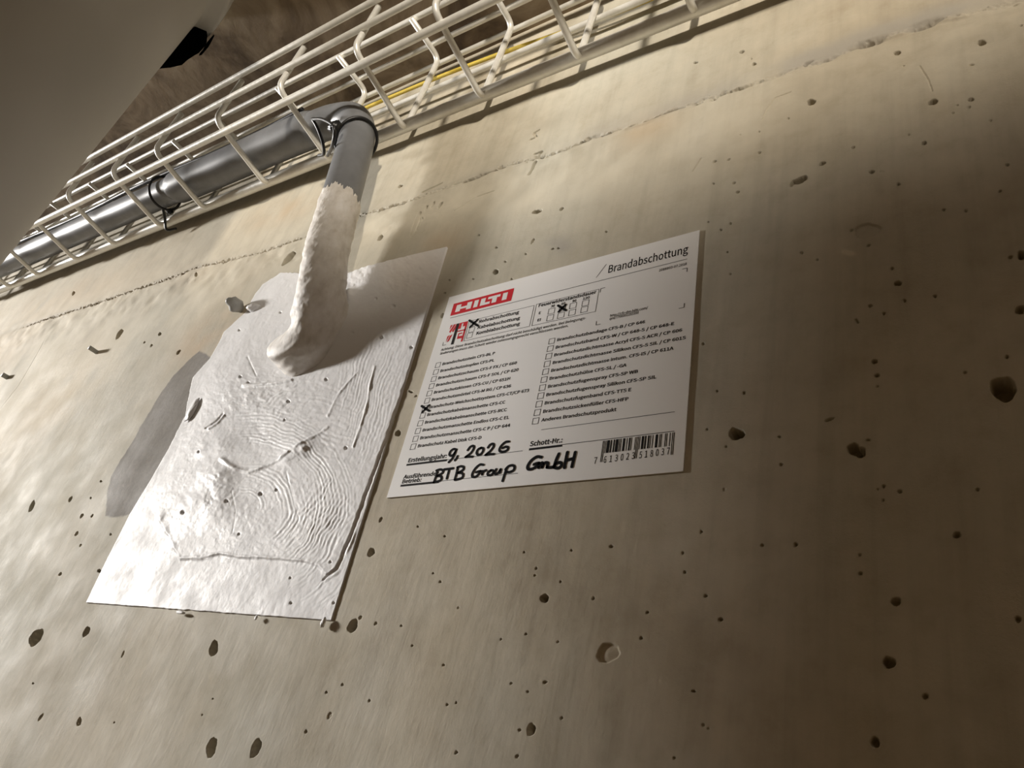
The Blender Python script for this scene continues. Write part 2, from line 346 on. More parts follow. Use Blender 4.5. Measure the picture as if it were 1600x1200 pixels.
def build_wall():
    refine = np.zeros((NX, NZ), bool)
    def mark(x0, x1, z0, z1):
        i0 = max(0, int(math.floor((x0 - X_MIN) / C))); i1 = min(NX - 1, int(math.floor((x1 - X_MIN) / C)))
        j0 = max(0, int(math.floor((z0 - Z_MIN) / C))); j1 = min(NZ - 1, int(math.floor((z1 - Z_MIN) / C)))
        if i1 >= i0 and j1 >= j0: refine[i0:i1 + 1, j0:j1 + 1] = True
    pits = []
    for (px, py, a, b, ang, kind) in PITS:
        c = at_y(px, py)[[0, 2]]; J = np.stack([at_y(px + 1, py)[[0, 2]] - c, at_y(px, py + 1)[[0, 2]] - c], 1)
        Ji = np.linalg.inv(J); s = math.sqrt(abs(np.linalg.det(J)))
        r = max(a, b) * 1.35 + 1.2
        e = np.abs(J) @ np.array([r, r])
        if max(e) > .06: continue
        pits.append((c, Ji, a, b, math.radians(ang), kind, s, e))
        mark(c[0] - e[0], c[0] + e[0], c[1] - e[1], c[1] + e[1])
    cracks = []
    for pts, hw_, dp in CRACKS:
        P = [at_y(*p)[[0, 2]] for p in pts]; c = at_y(*pts[0])[[0, 2]]; J = np.stack([at_y(pts[0][0] + 1, pts[0][1])[[0, 2]] - c, at_y(pts[0][0], pts[0][1] + 1)[[0, 2]] - c], 1)
        wd = hw_ * math.sqrt(abs(np.linalg.det(J))); cracks.append((P, wd, dp))
        for a, b in zip(P[:-1], P[1:]):
            for t in np.linspace(0, 1, 60):
                x = a[0] + (b[0] - a[0]) * t; z = a[1] + (b[1] - a[1]) * t; mark(x - 2.2 * wd - .0006, x + 2.2 * wd + .0006, z - 2.2 * wd - .0006, z + 2.2 * wd + .0006)
    for x in np.arange(-.95, X_MAX, C * .5):
        z = joint_z(x); mark(x, x, z - .0060, z + .0062)
    for (a, b) in zip(DAMP, DAMP[1:] + DAMP[:1]):
        for t in np.linspace(0, 1, 40):
            x = a[0] + (b[0] - a[0]) * t; z = a[1] + (b[1] - a[1]) * t
            if x > -.475 or True: mark(x - .002, x + .002, z - .002, z + .002)
    W = NZ * NF + 1
    ci, cj = np.nonzero(~refine)
    k = lambda i, j: i * W + j
    qc = np.stack([k(ci * NF, cj * NF), k((ci + 1) * NF, cj * NF), k((ci + 1) * NF, (cj + 1) * NF), k(ci * NF, (cj + 1) * NF)], 1)
    fi, fj = np.nonzero(refine)
    aa, bb = np.meshgrid(np.arange(NF), np.arange(NF), indexing='ij'); aa = aa.ravel(); bb = bb.ravel()
    I = (fi[:, None] * NF + aa).ravel(); Jx = (fj[:, None] * NF + bb).ravel()
    qf = np.stack([k(I, Jx), k(I + 1, Jx), k(I + 1, Jx + 1), k(I, Jx + 1)], 1)
    Q = np.vstack([qc, qf]); ids, inv = np.unique(Q.ravel(), return_inverse=True); Q = inv.reshape(-1, 4)
    gi = ids // W; gj = ids % W
    X = X_MIN + gi * (C / NF); Z = Z_MIN + gj * (C / NF)
    # base undulation on the coarse lattice, linear in between
    cx, cz = np.meshgrid(X_MIN + np.arange(NX + 1) * C, Z_MIN + np.arange(NZ + 1) * C, indexing='ij')
    jd = cz - joint_z(cx)
    H0 = .0003 * fbm(cx * 22, cz * 22, 3, 3)
    pt_ = (cx > -.49) & (cx < -.24) & (cz > .03) & (cz < .32)
    H0 = np.where(pt_, H0 * .25 , H0)
    lab = (cx > -.275) & (cx < -.08) & (cz > .09) & (cz < .27)
    H0 = np.where(lab, H0 * .5, H0)
    keep = np.where(pt_ | lab, .15, 1.0)
    rough = keep * (np.exp(-((jd + .018) / .02) ** 2) * (.0019 * fbm(cx * 55, cz * 90, 4, 9)) + np.exp(-((jd - .012) / .012) ** 2) * .0006 * fbm(cx * 40, cz * 160, 4, 21))
    H0 = H0 + rough + .0013 * sst(.002, -.004, jd) * np.exp(-np.clip(-jd, 0, 1) / .03)
    fx = gi / NF; fz = gj / NF; i0 = np.minimum(fx.astype(int), NX - 1); j0 = np.minimum(fz.astype(int), NZ - 1); u = fx - i0; v = fz - j0
    H = H0[i0, j0] * (1 - u) * (1 - v) + H0[i0 + 1, j0] * u * (1 - v) + H0[i0, j0 + 1] * (1 - u) * v + H0[i0 + 1, j0 + 1] * u * v
    # pour joint: crumbling crack
    zj = joint_z(X) + .0011 * fbm(X * 120, X * 0 + 3.1, 4, 31)
    d = Z - zj; near = np.abs(d) < .0062
    env = sst(.0058, .0035, np.abs(d))
    wdt = .0006 + .0015 * np.clip(fbm(X * 26, X * 0, 3, 5) + .25, 0, 1) + .0022 * sst(-.16, .0, X)
    deep = .0042 * np.clip(.5 + fbm(X * 90, Z * 90, 3, 41) * 1.3, 0, 1.2) * np.exp(-(d / wdt) ** 2)
    crumb = .0021 * fbm(X * 380, Z * 380, 3, 51) * np.exp(-((d - .0006) / .0019) ** 2) * (.5 + np.clip(fbm(X * 18, X * 0 + 7, 2, 8) + .4, 0, 1))
    lip = .0009 * np.exp(-((d + .0016) / .0012) ** 2) * np.clip(.5 + fbm(X * 60, X * 0 + 2, 3, 61), 0, 1)
    deep = deep + (.0036 + .0040 * sst(-.20, -.05, X)) * sst(.12, .45, fbm(X * 210, Z * 260, 3, 45)) * np.exp(-((d - .0008) / .0022) ** 2) * sst(.0, .35, fbm(X * 14, X * 0 + 4, 2, 46) + .25)
    fade = sst(-.95, -.90, X)
    H = H + np.where(near, env * fade * (-deep + crumb + lip), 0)
    order = np.argsort(X); Xs = X[order]
    for n, (c, Ji, a, b, ang, kind, s, e) in enumerate(pits):
        lo = np.searchsorted(Xs, c[0] - e[0]); hi = np.searchsorted(Xs, c[0] + e[0]); idx = order[lo:hi]
        idx = idx[np.abs(Z[idx] - c[1]) < e[1]]
        if len(idx) == 0: continue
        p = np.stack([X[idx] - c[0], Z[idx] - c[1]], 0); q = Ji @ p; qx, qy = q[0], -q[1]
        ca, sa = math.cos(ang if kind != 9 else 0), math.sin(ang)
        if b > a * 1.01 and ang != 0:      # long axis tilted: ang measured from horizontal
            l = qx * ca + qy * sa; t = -qx * sa + qy * ca; rx, ry = b, a
        else:
            l = qx * ca + qy * sa; t = -qx * sa + qy * ca; rx, ry = a, b
        th = np.arctan2(t / ry, l / rx); rr = np.hypot(l / rx, t / ry)
        rr = rr * (1 + .05 * np.sin(th * 2 + n) + .055 * np.sin(th * 3 + 2.1 * n) + .035 * np.sin(th * 5 + n * .7) + .02 * np.sin(th * 9 + n))
        m = min(rx, ry) * s
        if kind == 0:
            dep = min(max(3.0 * m, .0008), .0085) * sst(1.05, .80, rr)
        else:
            dep = min(.55 * m, .0011) * sst(1.05, .86, rr) * (.55 + .45 * rr)
        H[idx] -= dep
    for P, wd, dp in cracks:
        P = np.array(P); mrg = 2.2 * wd + .0004
        idx = np.nonzero((X > P[:, 0].min() - mrg) & (X < P[:, 0].max() + mrg) & (Z > P[:, 1].min() - mrg) & (Z < P[:, 1].max() + mrg))[0]
        d_, _, _ = seg_dist(X[idx], Z[idx], [tuple(p) for p in P])
        d2 = d_ / wd + .5 * fbm(X[idx] * .4 / wd, Z[idx] * .4 / wd, 2, 99); H[idx] -= dp * sst(1.2, .4, d2) * (d_ < 2.1 * wd)
    V = np.stack([X, -H, Z], 1)
    o = obj('wall_back', V, Q, CONC)
    tag(o, kind='structure')
    me = o.data
    def attr(name, val):
        a = me.attributes.new(name, 'FLOAT', 'POINT'); a.data.foreach_set('value', val.astype(np.float32))
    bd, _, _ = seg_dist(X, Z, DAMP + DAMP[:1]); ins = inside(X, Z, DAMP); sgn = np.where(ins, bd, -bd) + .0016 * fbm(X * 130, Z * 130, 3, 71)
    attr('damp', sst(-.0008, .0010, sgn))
    PX, PY = proj_wall(X, Z)
    def blob(cx, cy, rx, ry, ang):
        a = math.radians(ang); dx = PX - cx; dy = -(PY - cy)
        l = dx * math.cos(a) + dy * math.sin(a); t = -dx * math.sin(a) + dy * math.cos(a)
        return np.exp(-((l / rx) ** 2 + (t / ry) ** 2))
    nz = .55 + .9 * fbm(X * 45, Z * 45, 4, 77)
    rust = 0
    for b in ((90,615,95,38,48),(20,540,60,25,40),(330,520,60,26,40),(150,455,110,24,18),(705,372,22,40,-60),(1010,205,50,20,20),(445,330,70,16,22),(300,430,40,16,20),(640,430,1,1,0)):
        rust = rust + blob(*b)
    jd2 = Z - joint_z(X)
    attr('rust', np.clip(rust * np.clip(nz, 0, 1.3), 0, 1))
    lime = blob(1325,395,3,9,80) * 3 + blob(870,300,140,40,18) + blob(620,350,90,22,18) + blob(120,560,100,50,40) + blob(330,450,110,40,30) + blob(1150,190,130,40,18) + .8 * blob(740,330,70,40,18) + .9 * blob(70,560,150,90,25) + .8 * blob(260,430,170,45,22) + .7 * blob(60,750,120,110,50)
    attr('lime', np.clip(lime * np.clip(nz + .15, 0, 1.3), 0, 1))
    band = np.exp(-((jd2 - .008) / .007) ** 2) * sst(-.30, -.02, X) + 1.2 * np.exp(-((jd2 - .0025) / .004) ** 2) * .35
    spots = blob(880,385,16,14,0) + blob(862,378,12,6,20) * .6 + blob(1290,600,26,50,85) * .35
    attr('grey', np.clip((band + spots) * np.clip(nz + .2, 0, 1.2), 0, 1))
    return o
build_wall()

# the wall runs on plainly below and to both sides of the stretch in view
ext = MB()
for x0, x1, z0, z1 in ((-3.8, X_MIN, -Z0, CEIL_Z), (X_MAX, 1.3, -Z0, CEIL_Z), (X_MIN, X_MAX, -Z0, Z_MIN)):
    ext.add([(x0, 0, z0), (x1, 0, z0), (x1, 0, z1), (x0, 0, z1)], [(0, 1, 2, 3)])
tag(ext.build('wall_back', CONC, smooth=False), kind='structure')
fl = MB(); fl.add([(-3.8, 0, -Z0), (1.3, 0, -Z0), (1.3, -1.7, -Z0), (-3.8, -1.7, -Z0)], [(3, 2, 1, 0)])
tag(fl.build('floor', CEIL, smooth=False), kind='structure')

# ceiling: one slab over the wall top
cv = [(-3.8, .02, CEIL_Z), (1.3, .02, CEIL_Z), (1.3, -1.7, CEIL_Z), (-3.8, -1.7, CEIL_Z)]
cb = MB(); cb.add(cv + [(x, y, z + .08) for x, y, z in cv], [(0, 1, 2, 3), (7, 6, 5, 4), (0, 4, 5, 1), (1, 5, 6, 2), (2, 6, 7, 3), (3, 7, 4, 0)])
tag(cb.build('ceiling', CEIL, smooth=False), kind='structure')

# ------------------------------------------------------------------ fire-stop patch
OUT_L = [(136,942),(170,872),(205,803),(240,745),(268,695),(290,652),(296,622),(303,590),(330,560),(352,518),(385,488),(398,462),(412,444)]
OUT_T = [(412,444),(440,427),(470,428),(500,432),(540,430),(575,418),(618,407),(660,397),(700,388)]
OUT_R = [(519,970),(700,388)]
OUT_B = [(136,942),(519,970)]
def wpoly(pts): return np.array([at_y(*p)[[0, 2]] for p in pts])
def along(P, t):
    d = np.r_[0, np.cumsum(np.linalg.norm(np.diff(P, axis=0), axis=1))]; d /= d[-1]
    return np.stack([np.interp(t, d, P[:, 0]), np.interp(t, d, P[:, 1])], -1)
patch = empty('fire_stop_patch', (*at_y(420, 700)[[0]], 0, at_y(420, 700)[2]), 'white sealant-coated fire stop patch on the concrete wall around the pipe foot', 'fire stop')
def build_patch():
    NS, NT_ = 520, 620
    s = np.linspace(0, 1, NS); t = np.linspace(0, 1, NT_)
    Lp, Rp, Bp, Tp = along(wpoly(OUT_L), t), along(wpoly(OUT_R), t), along(wpoly(OUT_B), s), along(wpoly(OUT_T), s)
    jag = .0009 * fbm(t * 60, t * 0 + 2, 3, 5) * sst(.28, .45, t); Lp = Lp + np.stack([jag, jag * .4], 1)
    jt = .0008 * fbm(s * 70, s * 0 + 5, 3, 8) * sst(.9, .6, s); Tp = Tp + np.stack([0 * jt, jt], 1)
    jb = .0004 * fbm(s * 55, s * 0 + 9, 4, 12); Bp = Bp + np.stack([0 * jb, jb * np.sin(np.pi * s)], 1)
    S, T = np.meshgrid(s, t, indexing='ij')
    P = (1 - S)[..., None] * Lp[None] + S[..., None] * Rp[None] + (1 - T)[..., None] * Bp[:, None] + T[..., None] * Tp[:, None] \
        - ((1 - S) * (1 - T))[..., None] * Bp[0] - (S * (1 - T))[..., None] * Bp[-1] - ((1 - S) * T)[..., None] * Tp[0] - (S * T)[..., None] * Tp[-1]
    X, Z = P[..., 0], P[..., 1]; PX, PY = proj_wall(X, Z)
    W_ = .00030 + .00012 * fbm(X * 300, Z * 300, 3, 3)
    # smear thins towards the upper left
    W_ = W_ - .0002 * sst(.5, .9, T) * sst(.5, .1, S)
    # paste layer bounded by the groove on the right and the ridge below
    groove = [(698,404),(680,462),(660,525),(640,588),(622,640),(603,693),(578,762),(556,822),(540,862),(528,890),(512,902)]
    gd, gs, ga = seg_dist(PX, PY, groove)
    gs = gs + 1.6 * fbm(PX / 9, PY / 9, 3, 14)
    left = sst(-1.6, 1.2, gs)                                  # side towards the paste
    low = [(250,812),(268,845),(284,874),(318,874),(345,868),(380,872),(440,874),(470,878),(500,886),(514,902)]
    ld_, ls, la = seg_dist(PX, PY, low)
    nl = 2.5 * fbm(PX / 14, PY / 10, 3, 15)
    above = sst(-2.0, 2.2, -ls + nl) if False else sst(2.0, -2.2, ls + nl)
    lft = [(225,790),(262,812),(250,845)]
    region = left * above * sst(.03, .16, S)
    W_ = W_ + .0007 * region
    W_ = W_ + .0005 * np.exp(-((ls + nl - 0) / 2.6) ** 2) * (ld_ < 7) * sst(260, 285, PX) * sst(520, 490, PX) * np.clip(.6 + fbm(PX / 12, PY / 7, 3, 19), 0, 1.3)
    crack = np.exp(-(gs / 1.15) ** 2) * (gd < 8) * np.clip(.75 + .6 * fbm(PX / 30, PY / 30, 2, 25), .2, 1.2)
    W_ = W_ - .0014 * crack
    W_ = W_ + .0006 * np.exp(-((gs + 4.5) / 2.2) ** 2) * (gd < 10) * np.clip(.4 + fbm(PX / 20, PY / 20, 3, 26), 0, 1)
    # trowel and brush strokes
    wob = 9 * fbm(PX / 60, PY / 60, 3, 33)
    def comb(ph, k, sd):
        q = ph / k + 1.1 * fbm(PX / 30, PY / 30, 3, sd); r = np.abs((q % 1) * 2 - 1); amp = np.clip(.45 + 1.1 * fbm(q * .9, np.hypot(PX, PY) / 80, 3, sd + 1), 0, 1.2)
        return (r - .5) * amp
    r1 = np.hypot((PX - 389) * 1.0, (PY - 793) * 1.08); a1 = np.arctan2(-(PY - 793), PX - 389)
    m1 = sst(45, 70, r1) * sst(185, 150, r1) * sst(-1.0, -.7, a1) * sst(1.9, 1.3, a1)
    m1b = .55 * sst(12, 25, r1) * sst(70, 50, r1) * sst(-.4, .1, a1)
    m2 = np.exp(-(((PX - 470) / 75) ** 2 + ((PY - 660) / 55) ** 2) ** 1.5)
    ph2 = (PY + .10 * PX + 14 * np.sin(PX / 34.0) + wob)
    m3 = np.exp(-(((PX - 585) / 48) ** 2 + ((PY - 610) / 120) ** 2) ** 1.5) * left
    ph3 = (PX + .30 * PY + wob * .5)
    m4 = np.exp(-(((PX - 505) / 42) ** 2 + ((PY - 815) / 60) ** 2) ** 1.5) * left
    ph4 = (PX * .8 + .55 * PY + 1.5 * wob)
    m5 = np.exp(-(((PX - 590) / 90) ** 2 + ((PY - 430) / 42) ** 2) ** 2)
    W_ = W_ + .00028 * (m1 + m1b) * comb(r1 + wob, 6.0, 40) + .00042 * m2 * comb(ph2, 8.0, 44) + .00022 * m3 * comb(ph3, 5.2, 48) + .00042 * m4 * comb(ph4, 7.0, 52)
    W_ = W_ + .0006 * m5 * fbm(PX / 8, PY / 8, 3, 58) * left
    m6 = np.exp(-(((PX - 420) / 60) ** 2 + ((PY - 615) / 40) ** 2)); W_ = W_ + .00045 * m6 * fbm(PX / 10, PY / 6, 3, 59)
    # arcs swept over the clean strip at the lower right
    m7 = np.exp(-(((PX - 500) / 40) ** 2 + ((PY - 910) / 35) ** 2)); W_ = W_ + .00018 * m7 * comb(np.hypot(PX - 420, PY - 830), 6, 61)
    # lumps and dents
    def lump(cx, cy, rx, ry, ang, h):
        a = math.radians(ang); dx = PX - cx; dy = -(PY - cy); l = dx * math.cos(a) + dy * math.sin(a); q = -dx * math.sin(a) + dy * math.cos(a)
        return h * np.exp(-((l / rx) ** 2 + (q / ry) ** 2))
    dh = 0
    for L_ in ((342,752,26,20,30,.0034),(330,790,40,24,0,.0022),(395,676,34,46,60,-.0011),(370,612,60,40,60,.0016),(470,700,26,16,20,.0020),(455,718,18,8,25,.0012),
               (345,700,24,14,30,.0012),(300,812,60,30,0,.0007),(420,800,60,40,0,-.0006),(545,470,16,20,0,.0030),(552,466,7,9,10,.003),(318,708,8,6,30,.0008),(322,698,6,5,0,.0005),
               (360,735,12,8,0,.0012),(254,812,5,11,-20,.0008),(262,832,5,9,0,.0007),(272,855,8,6,0,.0007),(476,716,7,5,0,.0008),(480,705,8,4,30,.0012)):
        dh = dh + lump(*L_)
    W_ = W_ + dh * (.85 + .32 * fbm(PX / 14, PY / 14, 3, 66))
    def ridge(pts, wd, h, sd):
        d_, s_, _a = seg_dist(PX, PY, pts); s2 = d_ + 1.0 * fbm(PX / 7, PY / 7, 2, sd)
        return h * np.exp(-(s2 / wd) ** 2) * np.clip(.7 + .7 * fbm(PX / 16, PY / 16, 2, sd + 1), 0, 1.3)
    W_ = W_ + ridge([(350,720),(372,735),(392,739),(410,733),(440,720),(455,710)], 3.0, .0011, 70) + ridge([(440,722),(470,700),(492,686),(515,670)], 2.2, .0007, 72)
    W_ = W_ + ridge([(330,672),(342,664),(354,652)], 1.8, .0009, 74) + ridge([(385,606),(410,604),(440,600),(458,596)], 2.2, .0011, 76)
    W_ = W_ + ridge([(555,700),(566,668),(575,640),(582,600),(588,575)], 1.8, .0007, 78) + ridge([(515,652),(530,620),(548,598),(560,585)], 1.7, .0005, 80)
    W_ = W_ - ridge([(324,671),(340,661),(352,649)], 1.2, .0010, 82) - ridge([(390,560),(404,590)], 1.2, .0006, 84) - ridge([(366,770),(372,800),(366,835)], 1.0, .0002, 86) \
        - ridge([(450,740),(462,790),(470,812),(455,840)], 1.0, .0002, 88)
    # mound of sealant at the pipe foot
    W_ = W_ + lump(512, 535, 38, 20, 12, .0058) + lump(470, 548, 12, 12, 0, .0040) + lump(590, 505, 60, 22, 30, .0032) + lump(540, 500, 30, 26, 0, .004)
    # small holes
    for (hx, hy, hr) in ((290,803,3),(359,786,2.4),(409,773,2.6),(434,767,1.7),(543,702,2.2),(314,708,2),(453,629,2),(456,943,1.8),(455,904,1.4),(523,943,1.6),(447,658,1.6),
                         (512,595,2),(600,530,2),(556,888,1),(376,836,1.6),(519,880,1.6),(253,718,1.6),(590,470,2),(620,484,2.5),(645,545,2),(375,517,1.5),(440,490,1.5),(560,528,1.5),(380,592,2),(392,601,1.8)):
        W_ = W_ - .0016 * np.exp(-(np.hypot(PX - hx, PY - hy) / hr) ** 4)
    W_ = W_ + .00010 * fbm(PX / 5, PY / 5, 3, 90) * region
    Y = -(W_ + .0004)
    ids = np.arange(NS * NT_).reshape(NS, NT_)
    Q = np.stack([ids[:-1, :-1], ids[1:, :-1], ids[1:, 1:], ids[:-1, 1:]], -1).reshape(-1, 4)
    V = np.stack([X, Y, Z], -1).reshape(-1, 3)
    rim = np.concatenate([ids[:, 0], ids[-1, 1:], ids[-2::-1, -1], ids[0, -2:0:-1]])
    RV = V[rim].copy(); RV[:, 1] = .0012; base = len(V); n = len(rim)
    RQ = np.stack([rim, base + np.arange(n), base + (np.arange(n) + 1) % n, np.roll(rim, -1)], 1)
    V = np.vstack([V, RV]); Q = np.vstack([Q, RQ])
    o = obj('sealant_board', V, Q, PASTE, patch)
    pr = np.exp(-(((PX - 655) / 55) ** 2 + ((PY - 430) / 50) ** 2) ** 2) * .6 * sst(540, 600, PX)  # mask of the painted shadow tint, right of the pipe foot
    a = o.data.attributes.new('pipe_shadow', 'FLOAT', 'POINT'); a.data.foreach_set('value', np.r_[pr.ravel(), np.zeros(n)].astype(np.float32))
build_patch()

def blob_mesh(center, r, seed, sub=3, stretch=(1, 1, 1), amp=.3):
    bm = bmesh.new(); bmesh.ops.create_icosphere(bm, subdivisions=sub, radius=1)
    V = np.array([v.co[:] for v in bm.verts]); F = [tuple(v.index for v in f.verts) for f in bm.faces]; bm.free()
    n = 1 + amp * fbm(V[:, 0] * 1.7 + V[:, 2] * 1.3 + 9, V[:, 1] * 1.7 - V[:, 2] + 4, 3, seed)
    return V * n[:, None] * np.array(stretch) * r + np.asarray(center), F
for i, (px, py, r, st) in enumerate(((395, 481, .0042, (1.5, .8, .7)), (300, 640, .004, (1, .35, 2.2)), (468, 548, .0036, (1, 1.0, 1.3)), (455, 541, .0016, (1.3, 1, .7)), (541, 470, .0034, (1.2, 1.0, 1.3)), (505, 973, .0016, (.7, .6, 1.4)), (282, 957, .0013, (3, .5, .7)), (400, 965, .0009, (1, .6, 1.2)))):
    c = at_y(px, py, -.002); V, F = blob_mesh(c, r, 100 + i, 3, st, .45)
    m = MB(); m.add(V, F); m.build('sealant_lump', PASTE, patch)

# ------------------------------------------------------------------ conduit: out of the patch, up, elbow, then left through the tray
CP = [(-.3535, .020, .224), (-.352, .004, .2285), (-.349, -.010, .236), (-.346, -.0205, .2485), (-.348, -.0265, .268), (-.351, -.031, .292), (-.3515, -.0385, .326), (-.354, -.044, .358),
      (-.3575, -.0465, .377), (-.3630, -.0475, .3915), (-.3725, -.0485, .4025), (-.389, -.049, .4095), (-.412, -.0495, .4135), (-.47, -.0495, .4155), (-.56, -.0495, .4155), (-.72, -.0495, .4165), (-1.05, -.0495, .4165)]
def pull(p, k): return (p[0] * k, -DW + (p[1] + DW) * k, p[2] * k)
CP = [pull(p, 1 + .068 * float(np.clip((p[2] - .228) / .16, 0, 1))) for p in CP]
CP = [(x, y + .0036 * float(np.clip((z - .29) / .11, 0, 1)), z + .0004 * float(np.clip((z - .33) / .08, 0, 1))) for x, y, z in CP]
path = smooth_path(CP, 260)
conduit = empty('electrical_conduit', (-.352, 0, .2285), 'grey plastic conduit rising from the white patch and bending left into the wire tray', 'pipe')
V, F = tube(path, .0134, 40, True); m = MB(); m.add(V, F); m.build('pipe', PIPE, conduit)
def sub_path(x0, x1, n):
    sel = path[(path[:, 0] <= x0) & (path[:, 0] >= x1)]; return smooth_path(sel[::max(1, len(sel) // 12)], n)
cpth = sub_path(-.445, -.668, 40)
r = np.full(40, .0156); r[0] = .0137; r[1] = .0152; r[-1] = .0137; r[-2] = .0154
V, F = tube(cpth, r, 40, True); m = MB(); m.add(V, F); m.build('coupling', PIPE, conduit)
def build_coating():
    d = np.r_[0, np.cumsum(np.linalg.norm(np.diff(path, axis=0), axis=1))]
    i0 = 0; end = d[np.argmin(np.abs(path[:, 2] - .334) + (path[:, 0] < -.388) * 9)]
    n, sg = 240, 144; th = np.linspace(0, 2 * np.pi, sg, endpoint=False)
    T_, N_, B_ = frames(path); ts = np.linspace(0, 1, n); V = []
    for k in range(n):
        L = ts[k] * (end + .0065 * fbm(np.cos(th) * 3 + 3, np.sin(th) * 3 + 8, 3, 120) + .0050 * fbm(np.cos(th) * 14, np.sin(th) * 14, 3, 124))
        P = np.stack([np.interp(L, d, path[:, q]) for q in range(3)], 1); Nn = np.stack([np.interp(L, d, N_[:, q]) for q in range(3)], 1); Bb = np.stack([np.interp(L, d, B_[:, q]) for q in range(3)], 1)
        ang = th + 0 * L
        P0 = P + .0145 * (np.cos(th)[:, None] * Nn + np.sin(th)[:, None] * Bb)
        n3 = lambda f, o, sd: .5 * fbm(P0[:, 0] * f + P0[:, 1] * f * .7, P0[:, 2] * f - P0[:, 1] * f * .5, o, sd) + .5 * fbm(P0[:, 1] * f + 3, P0[:, 2] * f + 7 + P0[:, 0] * f * .4, o, sd + 50)
        foot = .0165 * np.exp(-np.clip((L - .021) / .0085, 0, 9) ** 2) + .0045 * np.exp(-((L - .034) / .014) ** 2)
        dv = np.cos(th)[:, None] * Nn + np.sin(th)[:, None] * Bb
        foot = foot * np.clip(.95 - .45 * dv[:, 0] + .50 * np.minimum(dv[:, 2], 0), .2, 1.6)
        rad = .0143 + .0006 * sst(.12, .06, L) + foot * (1 + .7 * n3(75, 4, 126))
        rad = rad + .0020 * n3(45, 3, 130) + .0010 * n3(230, 3, 134)
        rad = np.where(ts[k] > .985, rad - (ts[k] - .985) / .015 * .0012, rad)
        V.append(P + rad[:, None] * (np.cos(th)[:, None] * Nn + np.sin(th)[:, None] * Bb))
    V = np.concatenate(V); ids = np.arange(n * sg).reshape(n, sg)
    Q = np.stack([ids[:-1], np.roll(ids, -1, 1)[:-1], np.roll(ids, -1, 1)[1:], ids[1:]], -1).reshape(-1, 4)
    o = obj('sealant_coating', V, Q, COAT, conduit); tag(o, 'rough white sealant smeared over the lower end of the pipe')
build_coating()

# ------------------------------------------------------------------ wire mesh cable tray (G section)
B_PT = at_x(570, 53, -.3275)
SEC = dict(E=(-.030, .396), D=(-.0795, .396), B=(B_PT[1], B_PT[2]), A=(-.0903, .449), F=(-.030, .4734), G=(-.030, .4385), H=(-.0405, .4734), Cc=(-.0628, .4734))
KT = 1.081
SEC = {k: (-DW + (y + DW) * KT, z * KT) for k, (y, z) in SEC.items()}
tray = empty('wire_cable_tray', (-.35, -.055, .396), 'bright zinc wire mesh cable tray hung along the wall below the ceiling', 'cable tray')
RW = .0024
for k, rr, dy, dz in (('E', .0049, .0010, 0), ('D', .0030, -.001, 0), ('B', .0025, -.0046, 0), ('A', .0026, -.0046, .001), ('F', .0022, .0042, .002), ('G', .0024, .0044, 0), ('H', .0022, 0, .0044), ('Cc', .0024, 0, .0046)):
    y, z = SEC[k]; y += dy; z += dz
    P = np.stack([np.linspace(-1.55, .95, 40), np.full(40, y), np.full(40, z)], 1)
    V, F = tube(P, rr, 14); m = MB(); m.add(V, F); m.build('long_wire', ZINC, tray)
CX = [-1.27, -1.19, -1.11, -1.045, -.9693, -.8938, -.8038, -.7248, -.6398, -.5684, -.4817, -.4056, -.3275, -.259, -.1866, -.1147, -.042, .03, .105, .18, .255, .33, .405, .48, .555, .63, .705, .78, .855]
A = SEC['A']; B = SEC['B']; Dd = SEC['D']; Ee = SEC['E']; Ff = SEC['F']; Cq = SEC['Cc']
def rounded(pts, rad, n=6):
    out = [np.array(pts[0], float)]
    for a, b, c in zip(pts[:-2], pts[1:-1], pts[2:]):
        a, b, c = map(lambda q: np.array(q, float), (a, b, c)); u = (a - b) / np.linalg.norm(a - b); v = (c - b) / np.linalg.norm(c - b)
        for t in np.linspace(0, 1, n):
            p0 = b + u * rad; p2 = b + v * rad; out.append((1 - t) ** 2 * p0 + 2 * t * (1 - t) * b + t * t * p2)
    out.append(np.array(pts[-1], float)); return np.array(out)
sec = rounded([(A[0], A[1] - .0005), (A[0], Ee[1] + .0040), (Ee[0], Ee[1] - .0072), (Ff[0], Ff[1]), (Cq[0] - .003, Cq[1])], .0085, 8)
proto = None
for x in [q * KT for q in CX]:
    if proto is None:
        P = np.stack([np.full(len(sec), x), sec[:, 0], sec[:, 1]], 1)
        V, F = tube(P, RW, 10); m = MB(); m.add(V, F); proto = m.build('cross_wire', ZINC, tray); px0 = x
    else:
        o = proto.copy(); COL.objects.link(o); o.parent = tray; o.location.x = x - px0

# cables in the tray
def cable(name, pts, r, mt, label, n=80):
    P = smooth_path(pts, n); V, F = tube(P, r, 12); m = MB(); m.add(V, F)
    o = m.build(name, mt, None, origin=P[0]); tag(o, label, 'cable'); return o
ky = []
for px, py in ((610, 152), (760, 92), (880, 50), (1015, -1)): ky.append(at_y(px, py, -.0064))
ky = [ky[0] + np.array([-.5, 0, .001]), ky[0] + np.array([-.25, 0, .001])] + ky + [ky[-1] + np.array([.2, 0, 0])]
cable('yellow_cable', ky, .0016, CABLE_Y, 'thin yellow cable running behind the wire tray along the wall')
kb = []
for q, x in enumerate(np.linspace(-.462, -1.20, 12)):
    c0 = path[int(np.argmin(np.abs(path[:, 0] - x)))] if x > -1.05 else np.array([x, path[-1][1], path[-1][2]])
    rr_ = .0180 + (.0006 if q else .002); aa_ = math.radians(56 + 6 * math.sin(q * 1.3)); kb.append((x, c0[1] - rr_ * math.cos(aa_), c0[2] + rr_ * math.sin(aa_)))
cable('black_cable', kb, .0020, CABLE_B, 'thin black cable lying on the grey conduit inside the tray')

